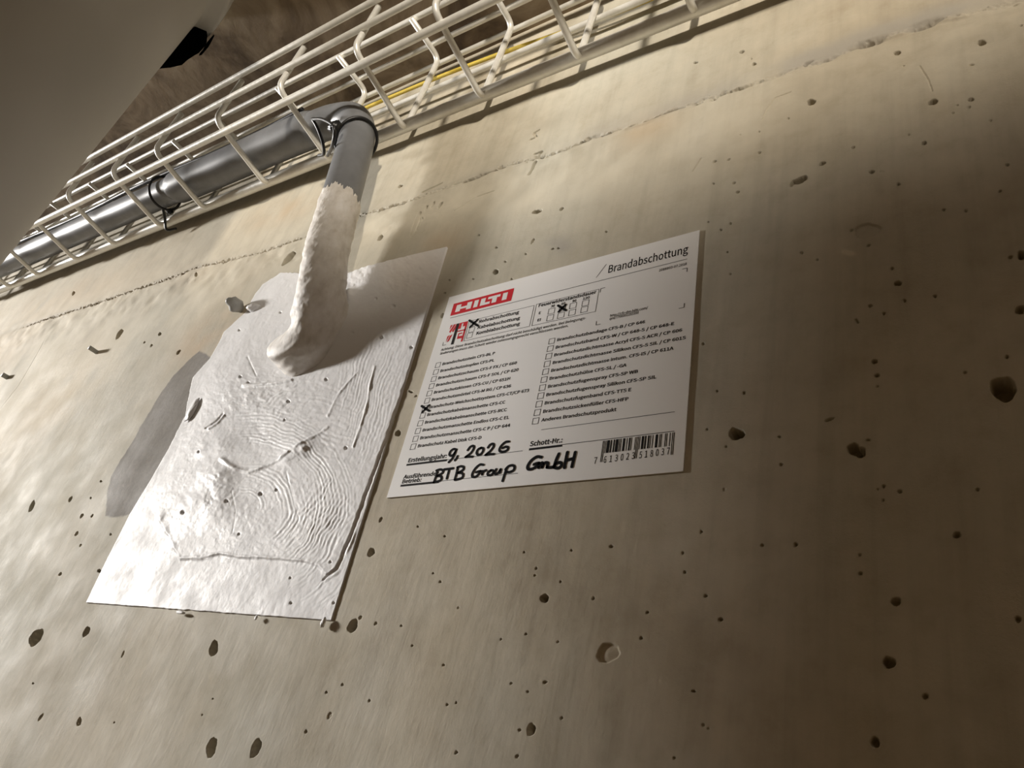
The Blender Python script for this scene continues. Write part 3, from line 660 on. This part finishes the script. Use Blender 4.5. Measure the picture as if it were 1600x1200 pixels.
# cable ties
def cable_tie(name, label, loop_pts, r, head=None, extra=()):
    e = empty(name, loop_pts[0], label, 'cable tie')
    P = smooth_path(loop_pts, 60); T_, N_, B_ = frames(P)
    V, F = tube(P, r, 8); m = MB(); m.add(V, F); m.build('strap', BLACK, e)
    if head is not None:
        c, ax, hs = head; bm = bmesh.new(); bmesh.ops.create_cube(bm, size=1); bmesh.ops.bevel(bm, geom=bm.edges[:], offset=.16, segments=2, affect='EDGES')
        ax = np.asarray(ax, float); z = ax / np.linalg.norm(ax); x = np.cross([0, 1, .2], z); x /= np.linalg.norm(x); y = np.cross(z, x); Rm = np.stack([x, y, z], 1)
        V = [(Rm @ (np.array(v.co[:]) * np.array(hs))) + c for v in bm.verts]; F = [tuple(v.index for v in f.verts) for f in bm.faces]; bm.free()
        m = MB(); m.add(V, F); m.build('head', BLACK, e)
    for pts in extra:
        V, F = tube(smooth_path(pts, 30), r, 8); m = MB(); m.add(V, F); m.build('strap', BLACK, e)
    return e
def ring(ci, tilt, rad, n=17, ph=0.):
    c = path[ci]; T_, N_, B_ = frames(path); t, nn, bb = T_[ci], N_[ci], B_[ci]
    out = []
    for a in np.linspace(0, 2 * np.pi, n):
        v = np.cos(a) * nn + np.sin(a) * bb
        out.append(c + v * rad + t * tilt * rad * np.cos(a + ph))
    return out
ci = int(np.argmin(np.abs(path[:, 2] - .398) + (path[:, 0] < -.4) * 9))
hd = at_y(523, 198, -.0535)
tie = cable_tie('cable_tie', 'black cable tie strapping the grey pipe elbow to the wire tray', ring(ci, .55, .0150, ph=1.9), .0013, (hd, (.1, .1, 1), (.008, .006, .0095)),
    [[at_y(488, 186, -.052), at_y(496, 200, -.047), at_y(504, 222, -.038), at_y(506, 240, -.030), at_y(498, 243, -.026)],
     [at_y(488, 186, -.052), at_y(505, 187, -.056), at_y(522, 199, -.055), at_y(520, 225, -.046), at_y(512, 243, -.032)]])
x2 = -.675
TC = path[int(np.argmin(np.abs(path[:, 0] - x2)))]
tp = [(x2, TC[1] - .0168 * math.cos(a), TC[2] + .0168 * math.sin(a)) for a in np.linspace(0, 2 * math.pi, 15)]
cable_tie('cable_tie', 'black cable tie round the conduit at the left end of its coupling', tp, .0013, ((x2 - .003, TC[1] + .014, TC[2] - .011), (0, .4, 1), (.005, .005, .006)),
    [[(x2, TC[1] + .006, TC[2] - .0155), (x2 - .004, TC[1] + .014, TC[2] - .020), (x2 - .006, TC[1] + .022, TC[2] - .028), (x2 + .004, TC[1] + .026, TC[2] - .026)]])

# ------------------------------------------------------------------ loose bits set in the wall
def stub(px, py, length, r, label, mt=COAT, up=(0, 0)):
    c = at_y(px, py); P = [c + np.array([0, .003, 0]), c + np.array([up[0] * .3, -length * .5, up[1] * .3]), c + np.array([up[0], -length, up[1]])]
    V, F = tube(smooth_path(P, 10), r, 12); m = MB(); m.add(V, F); o = m.build('tie_stub', mt, None, origin=c); tag(o, label, 'stub'); return o
GREYP = pvc('grey_plastic_stub', (.33, .33, .315), .55)
stub(152, 551, .0085, .0021, 'small grey plastic stub sticking out of the wall left of the white patch', GREYP)
stub(12, 590, .006, .0026, 'grey plastic stub in the wall at the far left edge of the photo', GREYP)
c = at_y(381, 484); V, F = blob_mesh(c + np.array([-.004, -.006, .001]), .0056, 140, 3, (1.0, 1.3, .95), .35); m = MB(); m.add(V, F)
o = m.build('plaster_lump', GREYP, None, origin=c); tag(o, 'rounded grey plaster lump on the wall at the upper left edge of the patch', 'lump')

# ------------------------------------------------------------------ vertical drain pipe at the left, close to the lens
T_LIMB = .51; R_DR = .13
u = np.array([-5.505, 1.0]); u /= np.linalg.norm(u)
tan_pt = np.array([0, -DW]) + u * T_LIMB; nrm = np.array([-u[1], u[0]])      # away from the wall
DC = tan_pt + nrm * R_DR
if DC[1] > tan_pt[1]: DC = tan_pt - nrm * R_DR
drain = empty('drain_pipe', (DC[0], DC[1], -Z0), 'wide pale grey vertical pipe close to the lens in the upper left corner', 'pipe')
prof = [(-Z0, R_DR)] + [(z * 1.133, R_DR + d_ * 1.133) for z, d_ in ((.20, 0), (.345, 0), (.4195, 0), (.4205, .0105), (.424, .0116), (.434, .0112), (.445, .0098), (.4634, .0092))]
zz = np.r_[np.linspace(-Z0, .3, 12), np.linspace(.32, .525, 150)]; pz, pr_ = zip(*prof); rr = np.interp(zz, pz, pr_)
rr = np.convolve(np.r_[[rr[0]] * 2, rr, [rr[-1]] * 2], np.ones(5) / 5, 'valid'); sg = 160
a = np.linspace(0, 2 * np.pi, sg, endpoint=False)
V = np.stack([DC[0] + rr[:, None] * np.cos(a), DC[1] + rr[:, None] * np.sin(a), np.repeat(zz[:, None], sg, 1)], -1).reshape(-1, 3)
ids = np.arange(len(zz) * sg).reshape(len(zz), sg)
Q = np.stack([ids[:-1], np.roll(ids, -1, 1)[:-1], np.roll(ids, -1, 1)[1:], ids[1:]], -1).reshape(-1, 4)
obj('pipe_wall', V, Q, DUCT, drain)
def shade_sheet(name, pts, dist, th):
    """flat black sheet in place of the dark gap under the pipe collar, in the vertical plane through the tangent line"""
    pl = np.array([u[0], u[1], 0.0]); front = []
    for px, py in pts:
        r = ray(px, py); t = dist / (r[0] * u[0] + r[1] * u[1]); front.append(np.array([0, -DW, 0]) + r * t)
    n = len(front); Vv = front + [p + pl * th for p in front]
    Fv = [tuple(range(n)), tuple(range(2 * n - 1, n - 1, -1))] + [(i, i + n, (i + 1) % n + n, (i + 1) % n) for i in range(n)]
    m = MB(); m.add(Vv, Fv); return m.build(name, GAP_SHADE, drain, smooth=False)
o = shade_sheet('gap_shade', [(258,95.5),(268,84),(280,69),(291,54),(300,45),(309,39),(319,38.5),(322,44),(324,55),(323,66),(321,71),(312,76),(303,82),(294,90),(276,94)], T_LIMB + .004, .012)  # black sheet put where the collar's underside is only in shade
tag(o, 'black sheet standing for the dark gap under the pipe collar')
shade_sheet('gap_shade', [(334,53.5),(335,56),(329,68),(325,74.5),(320.5,75.5),(322,71.5),(326,68),(330,60)], T_LIMB + .004, .012)

# ------------------------------------------------------------------ label
LT = dict(TL=at_y(702, 466), TR=at_y(1092, 362), BR=at_y(1071, 737), BL=at_y(607, 779))
ex = (LT['TR'] - LT['TL'] + LT['BR'] - LT['BL']); LW = np.linalg.norm(ex) / 2; ex /= np.linalg.norm(ex)
ez = np.cross(np.array([0, 1.0, 0]), ex) * -1; ez = ez if ez[2] > 0 else -ez
LH = ((LT['TL'] - LT['BL']) @ ez + (LT['TR'] - LT['BR']) @ ez) / 2
LO = (LT['TL'] + LT['TR'] + LT['BL'] + LT['BR']) / 4 - ex * LW / 2 + ez * LH / 2     # upper-left corner
YF = -.0008
def lp(u_, v_, h=0.): return LO + ex * u_ - ez * v_ + np.array([0, YF - h, 0])
def uv(px, py): d = at_y(px, py, YF) - LO; return np.array([d @ ex, -(d @ ez)])
def zuv(zx, zy): return uv(600 + zx / 2.79, 360 + zy / 2.79)       # coordinates noted on an enlargement
label = empty('inspection_label', LO - ez * LH + ex * LW / 2, 'white printed fire stop label with red logo and black handwriting on the wall', 'label')
pb = MB(); cs = [(0, 0), (LW, 0), (LW, LH), (0, LH)]
pb.add([lp(*c) for c in cs] + [lp(*c, -.0007) for c in cs], [(3, 2, 1, 0), (4, 5, 6, 7)] + [(i, (i + 1) % 4, (i + 1) % 4 + 4, i + 4) for i in range(4)])
pb.build('paper', PAPER, label, smooth=False)
H1, H2, H3 = .00006, .00011, .00016
def poly(mb, pts, h): mb.add([lp(*p, h) for p in pts], [tuple(range(len(pts)))])
def line(mb, a, b, wd, h=H1):
    a, b = np.array(a), np.array(b); d = (b - a) / np.linalg.norm(b - a); n = np.array([-d[1], d[0]]) * wd / 2
    poly(mb, [a - n, b - n, b + n, a + n], h)
def hline(mb, za, zb, wd, h=H1):
    a, b = zuv(*za), zuv(*zb); v = (a[1] + b[1]) / 2; line(mb, (a[0], v), (b[0], v), wd, h)
def box(mb, c, sx, sy, wd, h=H1):
    mb.begin()
    x0, x1, y0, y1 = c[0] - sx / 2, c[0] + sx / 2, c[1] - sy / 2, c[1] + sy / 2
    line(mb, (x0 - wd / 2, y0), (x1 + wd / 2, y0), wd, h); line(mb, (x0 - wd / 2, y1), (x1 + wd / 2, y1), wd, h); line(mb, (x0, y0), (x0, y1), wd, h); line(mb, (x1, y0), (x1, y1), wd, h)
    mb.end()
def rect(mb, u0, v0, u1, v1, wd, h=H1): box(mb, ((u0 + u1) / 2, (v0 + v1) / 2), u1 - u0, v1 - v0, wd, h)

TEXTS = []
import os
try:      # Blender's own interface typeface, a plain grotesque; the built-in face otherwise
    FONT = bpy.data.fonts.load(os.path.join(bpy.utils.resource_path('LOCAL'), 'datafiles', 'fonts', 'Noto Sans CJK Regular.woff2'))
except Exception:
    FONT = None
def text(s, za, zb, cap, bold=0., shear=0., grp='printed_line', conv=zuv, ink=None):
    a, b = conv(*za), conv(*zb); v = (a[1] + b[1]) / 2
    c = bpy.data.curves.new('t', 'FONT'); c.body = s; c.size = 1; c.offset = bold; c.resolution_u = 2; c.shear = shear
    c.fill_mode = 'FRONT'
    if FONT: c.font = FONT
    o = bpy.data.objects.new('t', c); COL.objects.link(o); TEXTS.append((o, a[0], b[0], v, cap, grp))
LEFT = [("Brandschutzstein CFS-BL P", 233, 588, 252, 588, 483, 540), ("Brandschutzstopfen CFS-PL", 225, 620, 243, 618, 480, 570), ("Brandschutzschaum CFS-F FX / CP 660", 215, 650, 234, 650, 578, 582),
 ("Brandschutzschaum CFS-F SOL / CP 620", 206, 681, 225, 683, 586, 612), ("Brandschutzkissen CFS-CU / CP 651N", 197, 713, 215, 714, 549, 650), ("Brandschutzmörtel CFS-M RG / CP 636", 188, 745, 206, 748, 553, 682),
 ("Brandschutz-Weichschottsystem CFS-CT/CP 673", 178, 777, 198, 779, 632, 702), ("Brandschutzkabelmanschette CFS-CC", 168, 810, 187, 811, 528, 753), ("Brandschutzkabelmanschette CFS-RCC", 158, 843, 177, 844, 535, 786),
 ("Brandschutzmanschette Endlos CFS-C EL", 148, 876, 167, 878, 545, 819), ("Brandschutzmanschette CFS-C P / CP 644", 138, 910, 157, 912, 549, 854), ("Brandschutz Kabel Disk CFS-D", 127, 945, 147, 948, 424, 907)]
RIGHT = [("Brandschutzbandage CFS-B / CP 646", 731, 483, 752, 484, 1138, 402), ("Brandschutzband CFS-W / CP 648-S / CP 648-E", 723, 516, 745, 519, 1265, 409), ("Brandschutzdichtmasse Acryl CFS-S ACR / CP 606", 716, 549, 738, 552, 1300, 439),
 ("Brandschutzdichtmasse Silikon CFS-S SIL / CP 601S", 710, 583, 733, 585, 1316, 472), ("Brandschutzdichtmasse intum. CFS-IS / CP 611A", 704, 617, 727, 619, 1262, 519), ("Brandschutzhülse CFS-SL / -GA", 697, 652, 721, 653, 1057, 592),
 ("Brandschutzfugenspray CFS-SP WB", 690, 687, 714, 689, 1107, 619), ("Brandschutzfugenspray Silikon CFS-SP SIL", 684, 722, 707, 725, 1187, 645), ("Brandschutzfugenband CFS-TTS E", 677, 758, 700, 762, 1078, 696),
 ("Brandschutzsickenfüller CFS-HFP", 669, 795, 694, 798, 1066, 737), ("Anderes Brandschutzprodukt", 662, 832, 687, 835, 1013, 786)]
# list rows are evenly spaced on the sheet
def rows(L):
    v = [(zuv(q[3], q[4])[1] + zuv(q[5], q[6])[1]) / 2 for q in L]; n = len(v); p = np.polyfit(range(n), v, 1); return np.polyval(p, range(n))
class Each:
    """every rule, underline or tick box becomes a part of its own"""
    def __init__(s, name, mt): s.name, s.mt, s.open = name, mt, None
    def add(s, v, f):
        if s.open is not None: s.open.add(v, f)
        else:
            m = MB(); m.add(v, f); m.build(s.name, s.mt, label, smooth=False)
    def begin(s): s.open = MB()
    def end(s): s.open.build(s.name, s.mt, label, smooth=False); s.open = None
boxes = Each('tick_box', INK); lines = Each('ruled_line', GREYINK); thick = Each('underline', INK)
CAP = .00195
for L in (LEFT, RIGHT):
    vv = rows(L); bu = np.mean([zuv(q[1], q[2])[0] for q in L]); tu = np.mean([zuv(q[3], q[4])[0] for q in L])
    for q, v in zip(L, vv):
        e = zuv(q[5], q[6])[0]
        text(q[0], (tu, v), (e, v), CAP, .011, .0, conv=lambda a, b: np.array([a, b]))
        box(boxes, (bu, v - CAP * .40), .0031, .0031, .00024)
text("Brandabschottung", (977, 184), (1325, 100), .0060, .004, grp='printed_heading')
text("2088803-07.2018", (1198, 182), (1320, 148), .0018, .006, grp='small_print')
text("http://cfs-dm.hilti.com/", (985, 379), (1150, 341), .0018, .006, grp='small_print')
text("qrw/TY00002283398", (982, 392), (1110, 362), .0018, .006, grp='small_print')
text("Feuerwiderstandsdauer", (673, 335), (925, 274), .0024, .012)
for s, x, y in (("30", 735, 336), ("60", 781, 325), ("90", 829, 313), ("120", 881, 301)):
    hw = 9 if s != "120" else 15; text(s, (x - hw, y + 2), (x + hw, y - 4), .0018, .012)
text("E", (674, 366), (683, 364), .0019, .012); text("EI", (668, 397), (682, 394), .0019, .012)
text("Rohrabschottung", (413, 404), (588, 362), .0024, .012); text("Kabelabschottung", (407, 431), (592, 387), .0024, .012); text("Kombiabschottung", (401, 457), (592, 411), .0024, .012)
text("Achtung: Diese Brandschutzabschottung darf nicht beschädigt werden. Bei Belegungs-", (247, 527), (880, 386), .0019, .006, grp='small_print')
text("änderungen muss das Schott wieder zulassungsgerecht verschlossen werden.", (243, 544), (803, 419), .0019, .006, grp='small_print')
text("Erstellungsjahr:", (104, 1012), (272, 991), .0026, .012); text("Schott-Nr.:", (634, 943), (777, 922), .0028, .012)
text("Ausführender", (82, 1087), (238, 1063), .0024, .012); text("Betrieb:", (77, 1106), (162, 1092), .0024, .012)
for s, x, y in [("7", 920, 1018)] + [(ch, 962 + 24.6 * i, 1014 - 3.4 * i) for i, ch in enumerate("613023")] + [(ch, 1117 + 24.2 * i, 994 - 3.3 * i) for i, ch in enumerate("518037")]:
    text(s, (x - 6, y), (x + 6, y - 1), .0036, .002, grp='barcode_digit')
hc = bpy.data.curves.new('t', 'FONT'); hc.body = 'H'; hc.size = 1
if FONT: hc.font = FONT
ho = bpy.data.objects.new('t', hc); COL.objects.link(ho)
bpy.context.view_layer.update()
dg = bpy.context.evaluated_depsgraph_get()
hm = ho.evaluated_get(dg).to_mesh(); CAPH = max(v.co.y for v in hm.vertices) - min(v.co.y for v in hm.vertices)
ho.evaluated_get(dg).to_mesh_clear(); bpy.data.objects.remove(ho); bpy.data.curves.remove(hc)
for (o, u0, u1, v, cap, grp) in TEXTS:
    me = o.evaluated_get(dg).to_mesh(); n = len(me.vertices)
    co = np.zeros(n * 3); me.vertices.foreach_get('co', co); co = co.reshape(-1, 3)
    fc = [tuple(p.vertices) for p in me.polygons]
    wd = max(1e-6, co[:, 0].max() - co[:, 0].min()); sx = (u1 - u0) / wd; x0 = co[:, 0].min()
    sy = .84 * cap / CAPH
    mb = MB(); mb.add([lp(u0 + (x - x0) * sx, v - y * sy, H1) for x, y, _ in co], fc); mb.build(grp, GREYINK if grp == 'small_print' else INK, label, smooth=False)
    o.evaluated_get(dg).to_mesh_clear()
for (o, *_r) in TEXTS:
    c = o.data; bpy.data.objects.remove(o); bpy.data.curves.remove(c)

# rules and frames
hline(lines, (288, 385), (1322, 122), .00030)
s0, s1 = zuv(925, 206), zuv(970, 147); line(lines, s0, s1, .00028)
a, b = zuv(372, 397), zuv(655, 326); c_, d_ = zuv(352, 487), zuv(636, 412); v0 = (a[1] + b[1]) / 2; v1 = (c_[1] + d_[1]) / 2
F1 = (a[0], b[0], v0, v1); rect(lines, a[0], v0, b[0], v1, .00024)
a, b = zuv(662, 322), zuv(937, 258); c_, d_ = zuv(647, 417), zuv(922, 352); rect(lines, (a[0] + c_[0]) / 2, (a[1] + b[1]) / 2, (b[0] + d_[0]) / 2, (c_[1] + d_[1]) / 2, .00024)
for (x, y), (dx, dy) in (((1322, 164), (-1, 1)), ((1308, 336), (-1, -1)), ((945, 254), (1, 1)), ((924, 413), (1, -1)), ((255, 502), (1, -1))):
    p = zuv(x, y); lines.begin(); line(lines, p, p + np.array([dx * .0024, 0]), .0003); line(lines, p, p + np.array([0, dy * .0024]), .0003); lines.end()
hline(lines, (686, 870), (1268, 790), .00024)
hline(lines, (275, 1003), (605, 958), .00024); hline(lines, (775, 937), (1266, 872), .00028); hline(lines, (235, 1098), (585, 1054), .00024)
hline(thick, (98, 1023), (275, 1001), .0011); hline(thick, (632, 956), (777, 937), .0011); hline(thick, (72, 1114), (240, 1096), .0011)
for x, y in ((730, 352), (777, 341), (824, 328), (878, 317), (724, 381), (771, 370), (820, 358), (873, 345)): box(boxes, zuv(x, y), .0036, .0034, .00024)
for x, y in ((388, 408), (382, 433), (373, 458)): box(boxes, zuv(x, y), .0036, .0034, .00022)

# red logo
a, b, c_, d_ = zuv(303, 322), zuv(570, 250), zuv(552, 308), zuv(290, 372)
gu0 = (a[0] + d_[0]) / 2; gu1 = (b[0] + c_[0]) / 2; gv0 = (a[1] + b[1]) / 2; gv1 = (c_[1] + d_[1]) / 2
lg = MB(); poly(lg, [(gu0, gv0), (gu0, gv1), (gu1, gv1), (gu1, gv0)], H1); logo = lg.build('logo_panel', RED, label, smooth=False)
lt = MB(); gw, gh = gu1 - gu0, gv1 - gv0
def lr(x0, y0, x1, y1): poly(lt, [(gu0 + x0 * gw, gv0 + y0 * gh), (gu0 + x0 * gw, gv0 + y1 * gh), (gu0 + x1 * gw, gv0 + y1 * gh), (gu0 + x1 * gw, gv0 + y0 * gh)], H2)
T0, T1 = .21, .79
lr(.07, T0, .15, T1); lr(.15, .45, .255, .62); lr(.255, T0, .335, T1)           # H
lr(.375, T0, .445, T1)                                                          # I
lr(.485, T0, .56, T1); lr(.56, .60, .645, T1)                                   # L
lr(.60, T0, .80, .40); lr(.675, .40, .75, T1)                                   # T
lr(.84, T0, .915, T1)                                                           # I
lt.build('logo_lettering', WHITE, logo, smooth=False)

# pictogram: red panels, black pipe, white gaps
a, b, c_, d_ = zuv(288, 415), zuv(362, 402), zuv(345, 485), zuv(268, 500)
pu0 = (a[0] + d_[0]) / 2; pu1 = (b[0] + c_[0]) / 2; pv0 = (a[1] + b[1]) / 2 - .0005; pv1 = (c_[1] + d_[1]) / 2 + .0002
pw, ph_ = pu1 - pu0, pv1 - pv0
def pq(x, y): return (pu0 + x * pw, pv0 + y * ph_)
pr_m = MB(); pb_m = MB()
for x in (0.0, .16, .32):      # slanted hatching left of the pipe
    poly(pr_m, [pq(x + .14, 0), pq(x + .02, .0), pq(max(0, x - .14), .33), pq(max(.0, x - .05), .40)], H1) if x > 0 else None
    poly(pr_m, [pq(x + .12, .50), pq(max(0, x - .02), .55), pq(max(0, x - .10), .85), pq(x + .01, .80)], H1) if x < .3 else None
poly(pr_m, [pq(0, 0), pq(0, .22), pq(.12, 0)], H1)
poly(pr_m, [pq(.52, 0), pq(.52, .30), pq(.66, .30), pq(.66, .05), pq(.76, .05), pq(.76, .22), pq(1, .22), pq(1, 0)][::-1], H1)
for q in ([(.52, .38), (.52, .44), (1, .44), (1, .38)], [(.90, .22), (.90, .98), (1, .98), (1, .22)], [(.62, .52), (.62, .58), (.85, .58), (.85, .52)], [(.62, .58), (.62, .80), (.68, .80), (.68, .58)], [(.68, .68), (.68, .80), (.90, .80), (.90, .68)]):
    poly(pr_m, [pq(*p) for p in q], H1)
poly(pb_m, [pq(.36, 0), pq(.36, 1.02), pq(.50, 1.02), pq(.50, 0)], H2)
pic = pr_m.build('pictogram', RED, label, smooth=False); pb_m.build('pictogram_pipe', INK, pic, smooth=False)

# barcode 7 613023 518037 (EAN-13)
def ean(num):
    Lc = ["0001101", "0011001", "0010011", "0111101", "0100011", "0110001", "0101111", "0111011", "0110111", "0001011"]
    par = ["LLLLLL", "LLGLGG", "LLGGLG", "LLGGGL", "LGLLGG", "LGGLLG", "LGGGLL", "LGLGLG", "LGLGGL", "LGGLGL"][int(num[0])]
    s = "101"
    for d, p in zip(num[1:7], par):
        c = Lc[int(d)]; s += c if p == 'L' else ''.join('1' if q == '0' else '0' for q in c)[::-1]
    s += "01010"
    for d in num[7:]: s += ''.join('1' if q == '0' else '0' for q in Lc[int(d)])
    return s + "101"
code = ean("7613023518037"); bc = MB()
a, b = zuv(953, 915), zuv(1267, 884); c_, d_ = zuv(944, 1012), zuv(1260, 976)
u0, u1 = (a[0] + c_[0]) / 2, (b[0] + d_[0]) / 2; v0, v1 = (a[1] + b[1]) / 2, (c_[1] + d_[1]) / 2; mw = (u1 - u0) / 95; i = 0
while i < 95:
    if code[i] == '1':
        j = i
        while j < 95 and code[j] == '1': j += 1
        guard = i < 3 or i >= 92 or 45 <= i < 50; vb = v1 if guard else v1 - .0040
        poly(bc, [(u0 + i * mw, v0), (u0 + i * mw, vb), (u0 + j * mw, vb), (u0 + j * mw, v0)], H1); i = j
    else: i += 1
bc.build('barcode', INK, label, smooth=False)

# handwriting: flat round-ended marker strokes
def stroke(mb, pts, wd, h=H3):
    P = smooth_path([(p[0], p[1], 0) for p in pts], max(8, len(pts) * 7))[:, :2] if len(pts) > 2 else np.linspace(pts[0], pts[1], 8)
    d = np.gradient(P, axis=0); d /= np.linalg.norm(d, axis=1)[:, None]; n = np.stack([-d[:, 1], d[:, 0]], 1) * wd / 2
    k = len(P); V = [lp(*q, h) for q in P + n] + [lp(*q, h) for q in P - n]; mb.add(V, [(i, i + 1, i + 1 + k, i + k) for i in range(k - 1)])
    for q in (P[0], P[-1]):
        poly(mb, [q + wd / 2 * np.array([math.cos(t), math.sin(t)]) for t in np.linspace(0, 2 * math.pi, 12, endpoint=False)], h + .00001)
ca = lambda x, y: uv(600 + x / 6.4, 660 + y / 6.4)
cb2 = lambda x, y: uv(810 + x / 5.714, 660 + y / 5.714)
HW = [[(722,272),(695,268),(665,290),(655,322),(675,335),(700,315),(718,285),(722,272),(705,320),(680,365),(648,398)], [(735,338),(725,360),(710,380)],
 [(838,278),(862,246),(892,236),(898,258),(870,305),(815,348)], [(815,348),(850,344),(885,344)],
 [(972,255),(940,272),(927,302),(940,325),(968,318),(990,288),(992,262),(972,255)], [(1040,252),(1062,224),(1092,216),(1096,240),(1065,285),(1015,327)], [(1015,327),(1060,320),(1100,318)],
 [(1250,193),(1215,198),(1175,232),(1155,272),(1168,294),(1205,292),(1235,275),(1240,252),(1218,244),(1185,258)],
 [(535,485),(520,540),(498,602)], [(525,482),(560,472),(588,480),(585,505),(535,535)], [(535,538),(568,540),(575,565),(555,585),(500,600)], [(600,472),(645,466),(692,460)], [(655,465),(642,510),(628,562)],
 [(738,450),(725,510),(708,572)], [(735,450),(770,440),(796,448),(790,475),(742,505)], [(742,506),(780,508),(792,530),(775,558),(712,576)],
 [(995,425),(958,424),(915,460),(885,510),(885,542),(915,545),(950,515),(962,488)], [(920,500),(945,492),(968,488)], [(985,488),(982,522)], [(984,510),(1000,488),(1022,480)],
 [(1068,480),(1040,502),(1040,525),(1068,528),(1092,505),(1092,484),(1068,480)], [(1122,470),(1108,500),(1118,518),(1145,502),(1168,468),(1160,505)],
 [(1228,455),(1210,510),(1186,586)], [(1215,470),(1245,440),(1285,430),(1305,445),(1296,478),(1255,498),(1215,496)]]
HW2 = [[(205,312),(165,308),(115,342),(84,390),(90,418),(125,416),(165,392),(182,368)], [(140,376),(162,368),(184,364)], [(186,368),(182,405)], [(184,392),(205,364),(218,368),(212,402)], [(214,390),(240,362),(262,366),(256,402)],
 [(362,282),(340,330),(318,398)], [(318,398),(335,372),(365,358),(386,370),(378,395),(350,410),(318,402)], [(256,402),(280,404),(318,398)], [(438,268),(425,330),(412,405)], [(508,268),(495,325),(478,396)], [(425,342),(455,332),(492,324)]]
hw = MB()
for s in HW: stroke(hw, [ca(*p) for p in s], .00125)
for s in HW2: stroke(hw, [cb2(*p) for p in s], .00150)
hw.build('handwriting', MARK, label, smooth=False)
for (cx, cy, r) in ((391, 405, 19), (776, 339, 17), (181, 777, 17)):
    m = MB(); stroke(m, [zuv(cx - r, cy - r * .65), zuv(cx, cy), zuv(cx + r, cy + r * .6)], .0013); stroke(m, [zuv(cx + r * .95, cy - r * .85), zuv(cx, cy + 1), zuv(cx - r * .85, cy + r * .95)], .0013)
    m.build('tick_mark', MARK, label, smooth=False)

for o in list(scene.objects): drop_base(o)
